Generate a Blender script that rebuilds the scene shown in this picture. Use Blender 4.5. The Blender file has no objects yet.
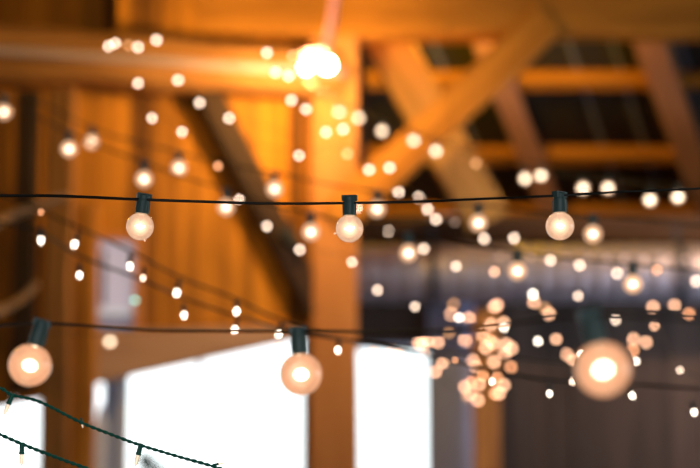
import bpy, bmesh, math, random
from mathutils import Vector, Matrix
random.seed(7)
S = bpy.context.scene
C = S.collection
PI = math.pi

# ------------------------------------------------------------------ camera
F = 85 / 36 * 700                     # focal length in pixels
FOCUS = 2.36
TILT = math.radians(7.0)
CAM = Vector((0, 0, 1.6))
cam_data = bpy.data.cameras.new('camera')
cam = bpy.data.objects.new('camera', cam_data)
C.objects.link(cam)
cam.location = CAM
cam.rotation_euler = (PI / 2 + TILT, 0, 0)
cam_data.lens = 85
cam_data.sensor_width = 36
cam_data.clip_start = 0.05
cam_data.clip_end = 300
cam_data.dof.use_dof = True
cam_data.dof.focus_distance = FOCUS
cam_data.dof.aperture_fstop = 85 / 30
S.camera = cam
RIGHT = Vector((1, 0, 0))
UP = Vector((0, -math.sin(TILT), math.cos(TILT)))
FWD = Vector((0, math.cos(TILT), math.sin(TILT)))


def ray(px, py):
    return FWD + RIGHT * ((px - 350) / F) + UP * ((234 - py) / F)


def P(px, py, z):
    """world point seen at a pixel, z metres away along the view axis"""
    return CAM + ray(px, py) * z


def PY(px, py, y):
    """world point seen at a pixel on the vertical plane Y = y"""
    r = ray(px, py)
    return CAM + r * (y / r.y)


def on_plane(px, py, o, n):
    r = ray(px, py)
    return CAM + r * ((o - CAM).dot(n) / r.dot(n))


# ------------------------------------------------------------------ view
S.view_settings.view_transform = 'Standard'
S.view_settings.look = 'None'
S.view_settings.exposure = 0.0
S.view_settings.gamma = 1.0
S.view_settings.use_curve_mapping = False
cy = S.cycles
cy.use_denoising = True
cy.use_adaptive_sampling = False
cy.sample_clamp_indirect = 4.0
cy.max_bounces = 8
cy.transparent_max_bounces = 16
cy.caustics_reflective = False
cy.caustics_refractive = False


# ------------------------------------------------------------------ materials
def lin(r, g, b):
    f = lambda c: (c / 255 / 12.92) if c <= 10 else ((c / 255 + .055) / 1.055) ** 2.4
    return (f(r), f(g), f(b), 1)


def new_mat(name):
    m = bpy.data.materials.new(name)
    m.use_nodes = True
    nt = m.node_tree
    for n in list(nt.nodes):
        nt.nodes.remove(n)
    out = nt.nodes.new('ShaderNodeOutputMaterial')
    return m, nt, out


def principled(name, col, rough=.6, metal=0., spec=.4):
    m, nt, out = new_mat(name)
    b = nt.nodes.new('ShaderNodeBsdfPrincipled')
    nt.links.new(b.outputs[0], out.inputs[0])
    noise = nt.nodes.new('ShaderNodeTexNoise')
    noise.inputs['Scale'].default_value = 14
    mix = nt.nodes.new('ShaderNodeMix')
    mix.data_type = 'RGBA'
    mix.inputs['A'].default_value = (*[c * .8 for c in col[:3]], 1)
    mix.inputs['B'].default_value = (*[min(1, c * 1.15) for c in col[:3]], 1)
    nt.links.new(noise.outputs['Fac'], mix.inputs['Factor'])
    nt.links.new(mix.outputs['Result'], b.inputs['Base Color'])
    b.inputs['Roughness'].default_value = rough
    b.inputs['Metallic'].default_value = metal
    b.inputs['Specular IOR Level'].default_value = spec
    return m


def wood(name, dark, light, grain_axis='Z', plank=None, gen='Object'):
    """weathered timber: stretched grain, knots; per-plank tone if plank (width in metres along local X)"""
    m, nt, out = new_mat(name)
    L = nt.links.new
    b = nt.nodes.new('ShaderNodeBsdfPrincipled')
    b.inputs['Roughness'].default_value = .7
    b.inputs['Specular IOR Level'].default_value = .25
    L(b.outputs[0], out.inputs[0])
    tc = nt.nodes.new('ShaderNodeTexCoord')
    mp = nt.nodes.new('ShaderNodeMapping')
    sc = {'X': (.7, 9, 9), 'Y': (9, .7, 9), 'Z': (9, 9, .7)}[grain_axis]
    mp.inputs['Scale'].default_value = sc
    L(tc.outputs[gen], mp.inputs['Vector'])
    n = nt.nodes.new('ShaderNodeTexNoise')
    n.inputs['Scale'].default_value = 1.4
    n.inputs['Detail'].default_value = 6
    n.inputs['Roughness'].default_value = .6
    L(mp.outputs[0], n.inputs['Vector'])
    ramp = nt.nodes.new('ShaderNodeValToRGB')
    ramp.color_ramp.elements[0].position = .3
    ramp.color_ramp.elements[1].position = .7
    ramp.color_ramp.elements[0].color = dark
    ramp.color_ramp.elements[1].color = light
    fac = n.outputs['Fac']
    if plank:
        sx = nt.nodes.new('ShaderNodeSeparateXYZ')
        L(tc.outputs['Object'], sx.inputs[0])
        d = nt.nodes.new('ShaderNodeMath'); d.operation = 'DIVIDE'
        L(sx.outputs[0], d.inputs[0]); d.inputs[1].default_value = plank
        fl = nt.nodes.new('ShaderNodeMath'); fl.operation = 'FLOOR'
        L(d.outputs[0], fl.inputs[0])
        fo = nt.nodes.new('ShaderNodeMath'); fo.operation = 'ADD'; fo.inputs[1].default_value = 40
        L(fl.outputs[0], fo.inputs[0]); fl = fo
        wn = nt.nodes.new('ShaderNodeTexWhiteNoise'); wn.noise_dimensions = '1D'
        L(fl.outputs[0], wn.inputs['W'])
        mx = nt.nodes.new('ShaderNodeMix'); mx.data_type = 'FLOAT'
        mx.inputs['Factor'].default_value = .38
        L(n.outputs['Fac'], mx.inputs['A']); L(wn.outputs['Value'], mx.inputs['B'])
        fac = mx.outputs['Result']
    L(fac, ramp.inputs[0])
    L(ramp.outputs[0], b.inputs['Base Color'])
    bump = nt.nodes.new('ShaderNodeBump')
    bump.inputs['Strength'].default_value = .25
    L(n.outputs['Fac'], bump.inputs['Height'])
    L(bump.outputs[0], b.inputs['Normal'])
    return m


def emission(name, col, strength, sample=True):
    m, nt, out = new_mat(name)
    e = nt.nodes.new('ShaderNodeEmission')
    e.inputs[0].default_value = col if len(col) == 4 else (*col, 1)
    e.inputs[1].default_value = strength
    nt.links.new(e.outputs[0], out.inputs[0])
    if not sample:
        m.cycles.emission_sampling = 'NONE'
    return m


def globe_glass(name, glow, amount, clear, vol=None):
    """thin lit bulb glass: clear, shiny, and faintly glowing from the coating"""
    m, nt, out = new_mat(name)
    L = nt.links.new
    tr = nt.nodes.new('ShaderNodeBsdfTransparent')
    tr.inputs[0].default_value = (1, .93, .86, 1)
    em = nt.nodes.new('ShaderNodeEmission')
    em.inputs[0].default_value = glow
    em.inputs[1].default_value = amount
    n = nt.nodes.new('ShaderNodeTexNoise')
    n.inputs['Scale'].default_value = 55
    n.inputs['Detail'].default_value = 3
    tc = nt.nodes.new('ShaderNodeTexCoord')
    L(tc.outputs['Object'], n.inputs['Vector'])
    mr = nt.nodes.new('ShaderNodeMapRange')
    mr.inputs['From Min'].default_value = .3
    mr.inputs['From Max'].default_value = .7
    mr.inputs['To Min'].default_value = 1 - clear - .12
    mr.inputs['To Max'].default_value = 1 - clear + .12
    L(n.outputs['Fac'], mr.inputs['Value'])
    m1 = nt.nodes.new('ShaderNodeMixShader')
    L(mr.outputs[0], m1.inputs[0])
    L(tr.outputs[0], m1.inputs[1]); L(em.outputs[0], m1.inputs[2])
    gl = nt.nodes.new('ShaderNodeBsdfGlossy')
    gl.inputs['Roughness'].default_value = .06
    fr = nt.nodes.new('ShaderNodeFresnel'); fr.inputs[0].default_value = 1.7
    m2 = nt.nodes.new('ShaderNodeMixShader')
    L(fr.outputs[0], m2.inputs[0]); L(m1.outputs[0], m2.inputs[1]); L(gl.outputs[0], m2.inputs[2])
    L(m2.outputs[0], out.inputs[0])
    m.cycles.emission_sampling = 'NONE'
    return m


M = {}
M['wall_boards'] = wood('wall_boards', lin(100, 60, 10), lin(232, 152, 36), 'Z', plank=.19)
M['back_boards'] = wood('back_boards', lin(50, 42, 36), lin(86, 71, 60), 'Z', plank=.2)
M['timber_x'] = wood('timber_along', lin(155, 98, 28), lin(210, 142, 48), 'X')
M['timber_tie'] = wood('timber_tie', lin(124, 80, 34), lin(188, 132, 70), 'X')
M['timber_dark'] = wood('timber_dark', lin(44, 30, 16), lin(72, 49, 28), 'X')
M['timber_gold'] = wood('timber_gold', lin(158, 120, 52), lin(196, 150, 76), 'X')
M['timber_grey'] = wood('timber_grey', lin(160, 112, 84), lin(196, 146, 112), 'X')
M['timber_pale'] = wood('timber_pale', lin(170, 130, 96), lin(205, 165, 128), 'X')
M['timber_red'] = wood('timber_red', lin(190, 122, 62), lin(215, 148, 82), 'X')
M['roof_metal'] = principled('roof_metal', lin(52, 50, 46), .6, .0, .3)
M['roof_sheen'] = principled('roof_sheen', lin(120, 130, 150), .4, .3)
M['galvanised'] = principled('galvanised', lin(165, 160, 165), .42, .55)
M['conduit'] = principled('conduit', lin(190, 165, 160), .5)
M['pvc'] = principled('pvc', lin(225, 165, 195), .5)
M['dark_iron'] = principled('dark_iron', lin(40, 46, 52), .5, .5)
M['floor'] = principled('earth_floor', lin(84, 66, 50), .9)
M['old_boards'] = wood('old_boards', lin(48, 34, 24), lin(84, 62, 44), 'Z', plank=.2)
M['ground'] = principled('gravel_ground', lin(215, 215, 210), .9)
M['white_paint'] = principled('white_paint', lin(215, 225, 240), .5)
M['pale_blue'] = principled('pale_blue', lin(170, 190, 222), .5)
M['daylit_grey'] = principled('daylit_grey', lin(165, 180, 225), .7)
M['cord'] = principled('green_black_cord', lin(26, 30, 26), .45)
M['cord_far'] = principled('brown_cord', lin(40, 34, 22), .6)
M['cord_green'] = principled('green_cord', lin(34, 128, 104), .45)
M['socket'] = principled('socket_plastic', lin(80, 108, 103), .4)
M['socket_dark'] = principled('socket_dark', lin(24, 50, 48), .45)
M['brass'] = principled('brass_cap', lin(190, 150, 90), .3, .9)


def curtain_mat(name='frosted_pane', t=(225, 210, 222)):
    m, nt, out = new_mat(name)
    L = nt.links.new
    tl = nt.nodes.new('ShaderNodeBsdfTranslucent'); tl.inputs[0].default_value = lin(*t)
    df = nt.nodes.new('ShaderNodeBsdfDiffuse'); df.inputs[0].default_value = lin(190, 175, 185)
    mx = nt.nodes.new('ShaderNodeMixShader'); mx.inputs[0].default_value = .35
    L(tl.outputs[0], mx.inputs[1]); L(df.outputs[0], mx.inputs[2]); L(mx.outputs[0], out.inputs[0])
    return m


M['frosted'] = curtain_mat()
M['frosted_dark'] = curtain_mat('grey_pane', (140, 140, 160))
M['frosted_light'] = curtain_mat('light_pane', (252, 253, 255))


def glass_mat():
    m, nt, out = new_mat('window_glass')
    L = nt.links.new
    tr = nt.nodes.new('ShaderNodeBsdfTransparent'); tr.inputs[0].default_value = (.97, .99, .985, 1)
    gl = nt.nodes.new('ShaderNodeBsdfGlossy'); gl.inputs['Roughness'].default_value = .02
    fr = nt.nodes.new('ShaderNodeFresnel'); fr.inputs[0].default_value = 1.3
    mx = nt.nodes.new('ShaderNodeMixShader')
    L(fr.outputs[0], mx.inputs[0]); L(tr.outputs[0], mx.inputs[1]); L(gl.outputs[0], mx.inputs[2])
    L(mx.outputs[0], out.inputs[0])
    return m


M['glass'] = glass_mat()


# ------------------------------------------------------------------ object helpers
def tag(o, label, cat, group=None, kind=None):
    o['label'] = label
    o['category'] = cat
    if group:
        o['group'] = group
    if kind:
        o['kind'] = kind
    return o


def link_bm(name, bm, mat, parent=None, smooth=False):
    me = bpy.data.meshes.new(name)
    bm.normal_update()
    bm.to_mesh(me)
    bm.free()
    for x in (mat if isinstance(mat, (list, tuple)) else [mat]):
        me.materials.append(x)
    if smooth:
        for p in me.polygons:
            p.use_smooth = True
    o = bpy.data.objects.new(name, me)
    C.objects.link(o)
    if parent:
        o.parent = parent
    return o


def empty(name, loc):
    o = bpy.data.objects.new(name, None)
    o.empty_display_size = .02
    C.objects.link(o)
    o.location = loc
    return o


def structure(o, label=None, cat=None):
    o['kind'] = 'structure'
    if label:
        o['label'] = label; o['category'] = cat
    return o


def bm_box(bm, lo, hi):
    x0, y0, z0 = lo; x1, y1, z1 = hi
    v = [bm.verts.new(p) for p in ((x0, y0, z0), (x1, y0, z0), (x1, y1, z0), (x0, y1, z0), (x0, y0, z1), (x1, y0, z1), (x1, y1, z1), (x0, y1, z1))]
    for f in ((3, 2, 1, 0), (4, 5, 6, 7), (0, 1, 5, 4), (1, 2, 6, 5), (2, 3, 7, 6), (3, 0, 4, 7)):
        bm.faces.new([v[i] for i in f])
    return v


def bevel_all(bm, w, seg=2):
    bmesh.ops.bevel(bm, geom=list(bm.edges), offset=w, segments=seg, profile=.6, affect='EDGES')


def timber(name, a, b, wide, deep, mat, facing=None, wob=.006, bev=.015):
    """a hewn timber from a to b: local X along it, wide across the view, deep away from it, slightly uneven"""
    a = Vector(a); b = Vector(b)
    x = (b - a); L = x.length; x.normalize()
    f = Vector(facing) if facing else Vector((0, 1, 0))
    y = (f - x * f.dot(x)).normalized()
    z = x.cross(y)
    bm = bmesh.new()
    n = max(3, int(L / .35))
    rings = []
    for i in range(n + 1):
        t = i / n * L
        w2 = wide / 2 + random.uniform(-wob, wob); d2 = deep / 2 + random.uniform(-wob, wob)
        c = bev
        prof = [(-d2 + c, -w2), (d2 - c, -w2), (d2, -w2 + c), (d2, w2 - c), (d2 - c, w2), (-d2 + c, w2), (-d2, w2 - c), (-d2, -w2 + c)]
        rings.append([bm.verts.new((t, p, q)) for p, q in prof])
    for r0, r1 in zip(rings, rings[1:]):
        for k in range(8):
            bm.faces.new((r0[k], r0[(k + 1) % 8], r1[(k + 1) % 8], r1[k]))
    bm.faces.new(rings[0][::-1]); bm.faces.new(rings[-1])
    bmesh.ops.recalc_face_normals(bm, faces=bm.faces)
    o = link_bm(name, bm, mat)
    o.matrix_world = Matrix.Translation(a) @ Matrix((x, y, z)).transposed().to_4x4()
    return o


def bm_lathe(bm, prof, seg=24, mi=0):
    """prof: (r, z) from top to bottom"""
    rings = []
    for r, z in prof:
        if r < 1e-6:
            rings.append([bm.verts.new((0, 0, z))])
        else:
            rings.append([bm.verts.new((r * math.cos(2 * PI * k / seg), r * math.sin(2 * PI * k / seg), z)) for k in range(seg)])
    for a, b in zip(rings, rings[1:]):
        for k in range(seg):
            k2 = (k + 1) % seg
            if len(a) == 1 and len(b) == 1:
                continue
            if len(a) == 1:
                f = bm.faces.new((a[0], b[k], b[k2]))
            elif len(b) == 1:
                f = bm.faces.new((a[k], b[0], a[k2]))
            else:
                f = bm.faces.new((a[k], b[k], b[k2], a[k2]))
            f.material_index = mi


def spline(pts, n=14):
    """Catmull-Rom through the points"""
    p = [Vector(q) for q in pts]
    p = [p[0] * 2 - p[1]] + p + [p[-1] * 2 - p[-2]]
    out = []
    for i in range(1, len(p) - 2):
        for k in range(n):
            t = k / n
            a, b, c, d = p[i - 1], p[i], p[i + 1], p[i + 2]
            out.append(.5 * ((2 * b) + (c - a) * t + (2 * a - 5 * b + 4 * c - d) * t * t + (3 * b - a - 3 * c + d) * t ** 3))
    out.append(p[-2])
    return out


def bm_tube(bm, path, r, seg=8, closed=False):
    up = Vector((0, 0, 1))
    rings = []
    n = len(path)
    for i, p in enumerate(path):
        t = (path[min(i + 1, n - 1)] - path[max(i - 1, 0)]).normalized()
        s = t.cross(up)
        if s.length < 1e-3:
            s = t.cross(Vector((0, 1, 0)))
        s.normalize(); u = s.cross(t)
        rr = r(i / (n - 1)) if callable(r) else r
        rings.append([bm.verts.new(p + (s * math.cos(2 * PI * k / seg) + u * math.sin(2 * PI * k / seg)) * rr) for k in range(seg)])
    for a, b in zip(rings, rings[1:]):
        for k in range(seg):
            bm.faces.new((a[k], a[(k + 1) % seg], b[(k + 1) % seg], b[k]))
    bm.faces.new(rings[0][::-1]); bm.faces.new(rings[-1])


def tube(name, pts, r, mat, parent=None, smooth=True, n=14, seg=8):
    bm = bmesh.new()
    bm_tube(bm, spline(pts, n), r, seg)
    bmesh.ops.recalc_face_normals(bm, faces=bm.faces)
    return link_bm(name, bm, mat, parent, smooth)


def twisted(name, pts, r, mat, pitch=.02):
    """two wires wound round each other, one mesh"""
    path = spline(pts, 40)
    bm = bmesh.new()
    for ph in (0, PI):
        q = []; s = 0
        for i, p in enumerate(path):
            if i:
                s += (p - path[i - 1]).length
            t = (path[min(i + 1, len(path) - 1)] - path[max(i - 1, 0)]).normalized()
            a = t.cross(Vector((0, 0, 1))).normalized(); b = a.cross(t)
            an = 2 * PI * s / pitch + ph
            q.append(p + (a * math.cos(an) + b * math.sin(an)) * r * .85)
        bm_tube(bm, q, r, 6)
    bmesh.ops.recalc_face_normals(bm, faces=bm.faces)
    return link_bm(name, bm, mat, None, True)


# ------------------------------------------------------------------ the barn shell
# left wall runs from the corner post towards the camera and to the left, 16 degrees off square
YB = 9.75                                             # the timber bent
K = PY(350, 234, YB)
wu = Vector((math.cos(math.radians(16)), math.sin(math.radians(16)), 0))   # along the wall, to the right
wn = Vector((math.sin(math.radians(16)), -math.cos(math.radians(16)), 0))  # towards the room
WO = Vector((K.x, K.y, 0))


def W(px, py, off=0.):
    """(u, v) on the left wall"""
    p = on_plane(px, py, WO + wn * off, wn)
    return (p - WO).dot(wu), p.z


def wall_world(u, v, off=0.):
    return WO + wu * u + wn * off + Vector((0, 0, v))


wallM = Matrix.Translation(WO) @ Matrix((wu, -wn, Vector((0, 0, 1)))).transposed().to_4x4()  # local x=u, y away from the room, z up

u_o0a, _ = W(-40, 400); u_o0b, v0b = W(41, 399); _, v0a = W(-40, 417)
u_o1a, v1a = W(96, 384); u_o1b, v1b = W(305, 338)
u_wa, v_wt = W(94, 238); u_wb, v_wb = W(137, 340)
u_lo, v_lo = W(117, 36)
u_left = -5.2
u_end = W(352, 234)[0]


def spans(uc):
    """solid height ranges of the board at uc"""
    top = 5.6
    lo = 0.
    r = [(0., top)]
    if u_o0a < uc < u_o0b:
        t = (uc - u_o0a) / (u_o0b - u_o0a); r = [(v0a + (v0b - v0a) * t, top)]
    if u_o1a < uc < u_o1b:
        t = (uc - u_o1a) / (u_o1b - u_o1a); r = [(v1a + (v1b - v1a) * t, top)]
    if u_wa < uc < u_wb:
        b = r[0][0]; r = [(b, v_wb), (v_wt, top)]
    if uc < u_lo:
        r[-1] = (r[-1][0], v_lo)
    return r


bm = bmesh.new()
marks = sorted([u_left, u_o0a, u_o0b, u_o1a, u_o1b, u_wa, u_wb, u_lo, u_end])
for a, b in zip(marks, marks[1:]):
    n = max(1, round((b - a) / .16))
    for i in range(n):
        c0 = a + (b - a) * i / n; c1 = a + (b - a) * (i + 1) / n
        th = random.uniform(0, .008)
        uc = (c0 + c1) / 2
        for (z0, z1) in spans(uc):
            if z1 - z0 > .02:
                # bottom edge follows a sloping header
                v = bm_box(bm, (c0 + .003, -th, z0), (c1 - .003, .03, z1))
                if z0 > .1 and not (u_wa < uc < u_wb and z0 == v_wt):
                    s0 = spans(c0 + .004)[0][0]; s1 = spans(c1 - .004)[0][0]
                    if abs(s0 - s1) < .2:
                        v[0].co.z = v[3].co.z = s0; v[1].co.z = v[2].co.z = s1
# a backing sheet keeps daylight out of the cracks
for a, b in zip(marks, marks[1:]):
    n = max(1, round((b - a) / .16))
    for i in range(n):
        c0 = a + (b - a) * i / n; c1 = a + (b - a) * (i + 1) / n
        for (z0, z1) in spans((c0 + c1) / 2):
            bm_box(bm, (c0, .031, z0 + (.03 if z0 > .1 else 0)), (c1, .045, z1))
o = link_bm('wall_left', bm, M['wall_boards'])
o.matrix_world = wallM
structure(o, 'wall of upright rough boards glowing orange behind the strings of bulbs', 'wall')

# dark loft recess above the tie beam, far left: its own back wall, side and floor
bm = bmesh.new()
x = u_left
while x < u_lo + .6:
    w = random.uniform(.16, .26)
    bm_box(bm, (x, 1.1 + random.uniform(0, .02), v_lo - .4), (x + w - .006, 1.14, 5.6)); x += w
bm_box(bm, (u_left, 1.15, v_lo - .4), (u_lo + .6, 1.18, 5.6))
bm_box(bm, (u_left, .045, v_lo - .06), (u_lo + .6, 1.14, v_lo))
bm_box(bm, (u_lo + .3, .045, v_lo - .06), (u_lo + .34, 1.14, 5.6))
o = link_bm('wall_loft', bm, M['wall_boards']); o.matrix_world = wallM
structure(o, 'shadowy board back of the loft above the tie beam', 'wall')

# floor and outside ground
bm = bmesh.new(); bm_box(bm, (-7, -7, -.1), (9, 14.6, 0)); structure(link_bm('floor', bm, M['floor']), 'dark earth barn floor', 'floor')
bm = bmesh.new(); bm_box(bm, (-60, -60, -.3), (60, 80, -.12)); structure(link_bm('ground', bm, M['ground']), 'pale gravel ground outside the barn openings', 'ground')

# back wall right of the corner post (behind the bent), with a second opening
YW = 10.3
xa = PY(351, 400, YW).x; xb = PY(428, 400, YW).x; vt2 = PY(390, 349, YW).z
xr = 9.0
v_eave = PY(500, 215, YW).z
bm = bmesh.new()


def back_boards(x0, x1, z0, z1):
    n = max(1, round((x1 - x0) / .2))
    for i in range(n):
        a = x0 + (x1 - x0) * i / n; b = x0 + (x1 - x0) * (i + 1) / n
        th = random.uniform(0, .01)
        bm_box(bm, (a + .002, YW - th, z0), (b - .002, YW + .03, z1))
    bm_box(bm, (x0, YW + .031, z0), (x1, YW + .05, z1))


back_boards(K.x - .15, xa, 0, v_eave)
back_boards(xa, xb, vt2, v_eave)
xg = PY(474, 400, YW).x
back_boards(xg, xr, 0, v_eave)
structure(link_bm('wall_back', bm, M['back_boards']), 'dark brown board wall below the round metal duct', 'wall')
bm = bmesh.new()
bm_box(bm, (xb, YW - .012, 0), (xg, YW + .05, vt2 + .02))  # daylight from the opening put into the panel's bluish grey
bm_box(bm, (xb, YW - .012, vt2 + .02), (xg, YW + .05, v_eave))
structure(link_bm('wall_panel', bm, M['daylit_grey']), 'daylit grey wall panel beside the white opening and tan post', 'wall')

# roof: falls away to the right and the back; corrugated dark metal on purlins and rafters
RA = PY(420, -60, 10.6)                  # high, near
RB = PY(760, -60, 10.6)
RC = PY(480, 232, 13.2)
e1 = (RB - RA).normalized(); e2 = (RC - RA)
rn = e1.cross(e2).normalized()
if rn.dot(CAM - RA) < 0:
    rn = -rn


def R_(px, py, off=0.):
    return on_plane(px, py, RA + rn * off, rn)


# direction of the rafters on the roof, from the photographed slant
rd = (R_(545, 195) - R_(485, 40)).normalized()
re = (e1 - rd * e1.dot(rd)).normalized()
bm = bmesh.new()
O = R_(520, 100)
nst = 150
t_eave = (R_(563, 238) - O).dot(rd)
cols = []
for i in range(nst + 1):
    s = -1.95 + 8.3 * i / nst
    h = .012 * math.sin(i * PI * .5)
    cols.append([bm.verts.new(O + re * s + rd * t + rn * h) for t in (-3.2, -1.5, 0, t_eave)])
for a, b in zip(cols, cols[1:]):
    for k in range(3):
        bm.faces.new((a[k], b[k], b[k + 1], a[k + 1]))
bmesh.ops.recalc_face_normals(bm, faces=bm.faces)
o = link_bm('roof', bm, M['roof_metal'], None, True)
m = o.modifiers.new('thick', 'SOLIDIFY'); m.thickness = .02; m.offset = 0
structure(o, 'underside of the dark corrugated metal roof', 'roof')
for n_, pxs in enumerate(((515, 92), (585, 92), (612, 40), (668, 40), (690, 80), (440, 60))):
    p = R_(pxs[0], pxs[1], .02)
    s = timber('roof_sheen', p - rd * 1.6, p + rd * 1.6, .035, .012, M['roof_sheen'], facing=rn, wob=.001, bev=.003)  # sky reflections on the roof ribs put into pale strips
    structure(s)
    s.name = 'sheen_strip_%d' % (n_ + 1)

# room sides and the part behind the camera (closed barn)
bm = bmesh.new(); bm_box(bm, (-7.1, -7, 0), (-7, 9, 6)); structure(link_bm('wall_west', bm, M['old_boards']))
bm = bmesh.new(); bm_box(bm, (-7, -7.1, 0), (9, -7, 6)); structure(link_bm('wall_south', bm, M['old_boards']))
bm = bmesh.new()
bm_box(bm, (9, -7, 0), (9.1, 1, 6)); bm_box(bm, (9, 8, 0), (9.1, 14.5, 6)); bm_box(bm, (9, 1, 3.4), (9.1, 8, 6))
structure(link_bm('wall_east', bm, M['old_boards']))
bm = bmesh.new(); bm_box(bm, (-7, -7, 6), (9, 14.6, 6.1)); structure(link_bm('ceiling', bm, M['old_boards']))
bm = bmesh.new(); bm_box(bm, (K.x + .1, 14.5, 2.9), (9, 14.6, 6)); bm_box(bm, (K.x + .1, YW + .06, v_eave - .05), (9, 14.5, v_eave - .02)); bm_box(bm, (K.x + .05, YW - .4, v_eave), (K.x + .1, 14.6, 6)); structure(link_bm('wall_north', bm, M['back_boards']))

# ------------------------------------------------------------------ timbers
# corner post
a = PY(334, 700, YB - .1); b = PY(334, -90, YB - .1)
b.x = a.x
a.z = 0; b.z = 5.6
o = timber('timber_post', a, b, .275, .26, M['timber_red'])
tag(o, 'thick square timber post between the two white openings', 'post')
# left posts by the small opening
a = PY(56, 430, 9.05); b = a.copy(); a.z = 0; b.z = PY(56, 90, 9.05).z
o = timber('timber_post', a, b, .15, .15, M['timber_tie']); tag(o, 'reddish brown post at the edge of the small white opening', 'post')
a = PY(84, 430, 9.12); b = a.copy(); a.z = 0; b.z = PY(84, 205, 9.12).z
o = timber('timber_post', a, b, .105, .13, M['timber_x']); tag(o, 'narrow brown post beside the pale blue door leaf', 'post')
a = PY(22, 380, 9.0); b = a.copy(); a.z = v0b + .02; b.z = PY(22, 92, 9.0).z
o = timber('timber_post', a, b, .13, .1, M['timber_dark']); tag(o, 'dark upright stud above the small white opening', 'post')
# slim post in front of the back wall
a = PY(486, 430, 10.1); b = a.copy(); a.z = 0; b.z = PY(490, 312, 10.1).z
o = timber('timber_post', a, b, .16, .17, M['timber_tie']); tag(o, 'tan post below the crowded light cluster', 'post')

# tie beam on the left wall
ua, va = W(-60, 62); ub, vb = W(352, 62)
vt = W(20, 62)[1]
o = timber('tie_beam', wall_world(u_left, vt, .14), wall_world(ub - .12, vt, .14), .30, .26, M['timber_tie'], facing=-wn, wob=.02, bev=.05)
tag(o, 'rough tie beam with the grey conduit running along its face', 'beam')
vc = W(20, 53, .3)[1]
p = [wall_world(u_left, vc, .31), wall_world(-1.6, vc + .004, .31), wall_world(-.9, vc - .004, .31), wall_world(ub - .14, vc, .31)]
o = tube('conduit_pipe', p, .028, M['conduit']); tag(o, 'pinkish grey conduit pipe along the rough tie beam', 'pipe')
# header over the wide opening
hb = [W(92, 384), W(318, 334), W(318, 326), W(92, 330)]
bm = bmesh.new()
f0 = [bm.verts.new((u, -.07, v)) for u, v in hb]; f1 = [bm.verts.new((u, .0 - .009, v)) for u, v in hb]
bm.faces.new(f0); bm.faces.new(f1[::-1])
for k in range(4):
    bm.faces.new((f0[k], f1[k], f1[(k + 1) % 4], f0[(k + 1) % 4]))
bmesh.ops.recalc_face_normals(bm, faces=bm.faces)
bmesh.ops.bevel(bm, geom=list(bm.edges), offset=.008, segments=1, affect='EDGES')
o = link_bm('header_board', bm, M['timber_pale']); o.matrix_world = wallM
tag(o, 'wide tan header board sloping over the large white opening', 'board')

# wall brace, its shade put into a darker timber
a = wall_world(*W(203, 88, .09), .09); b = wall_world(*W(318, 312, .09), .09)
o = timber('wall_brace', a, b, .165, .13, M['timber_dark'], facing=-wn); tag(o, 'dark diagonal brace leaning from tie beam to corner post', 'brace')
p = wall_world(*W(291, 239, .2), .2)
o = timber('iron_bracket', p + Vector((-.05, 0, .06)), p + Vector((.05, 0, -.05)), .06, .03, M['dark_iron'], facing=-wn, wob=.001, bev=.006)
tag(o, 'dark iron strap on the diagonal wall brace', 'bracket')
# two pale poles, far left
pts = [wall_world(*W(-90, 262)), P(-25, 233, 7.6), P(10, 217, 7.7), P(40, 205, 7.8), P(66, 196, 7.9)]
o = tube('bent_pole', pts, lambda t: .026 - .008 * t, M['timber_pale']); tag(o, 'pale bent pole jutting in just under the near black cord', 'pole')
pts = [wall_world(*W(-90, 330)), P(-20, 316, 7.6), P(5, 309, 7.6), P(22, 299, 7.7), P(36, 284, 7.8)]
o = tube('bent_pole', pts, lambda t: .026 - .01 * t, M['timber_pale']); tag(o, 'short curved pale pole above the large clear bulb', 'pole')

# bent: top beam and braces
a = PY(352, 13, YB - .13); a.x = -1.0
b = PY(352, 13, YB - .13); b.x = 6.5
o = timber('bent_beam', a, b, .31, .26, M['timber_x'], wob=.012, bev=.03); tag(o, 'heavy level beam across the top, orange fading to dark brown', 'beam')
o = timber('knee_brace', PY(334, 222, YB - .2), PY(548, 20, YB - .2), .22, .14, M['timber_x']); tag(o, 'bright orange knee brace rising from post to heavy level beam', 'brace')
o = timber('knee_brace', PY(366, 5, 10.05), PY(488, 222, 10.05), .27, .12, M['timber_gold']); tag(o, 'golden brace crossing behind the bright orange knee brace', 'brace')
a = R_(300, 80, .07); b = R_(780, 80, .07)
o = timber('purlin', a, b, .12, .1, M['timber_x'], facing=rn); tag(o, 'upper orange purlin under the metal roof', 'beam', 'roof purlins')
a = R_(330, 155, .07); b = R_(780, 155, .07)
o = timber('purlin', a, b, .13, .1, M['timber_x'], facing=rn); tag(o, 'middle purlin under the metal roof, above the paired bulbs', 'beam', 'roof purlins')
a = R_(330, 212, .07); b = R_(780, 212, .07)
o = timber('purlin', a, b, .12, .1, M['timber_x'], facing=rn); tag(o, 'lowest purlin under the metal roof, just above the duct', 'beam', 'roof purlins')
o = timber('rafter', R_(432, -95, .195), R_(563, 240, .195), .17, .1, M['timber_grey'], facing=rn); tag(o, 'greyish rafter crossing behind the orange knee brace', 'rafter', 'roof rafters')
o = timber('rafter', R_(600, -95, .20), R_(722, 240, .20), .21, .12, M['timber_grey'], facing=rn); tag(o, 'wide pinkish rafter with orange edge, nearest the roof corner', 'rafter', 'roof rafters')
o = timber('eave_plate', PY(330, 231, YW - .05) , PY(860, 231, YW - .05), .16, .14, M['timber_dark']); tag(o, 'dark eave plate timber lying above the round metal duct', 'beam')

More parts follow.
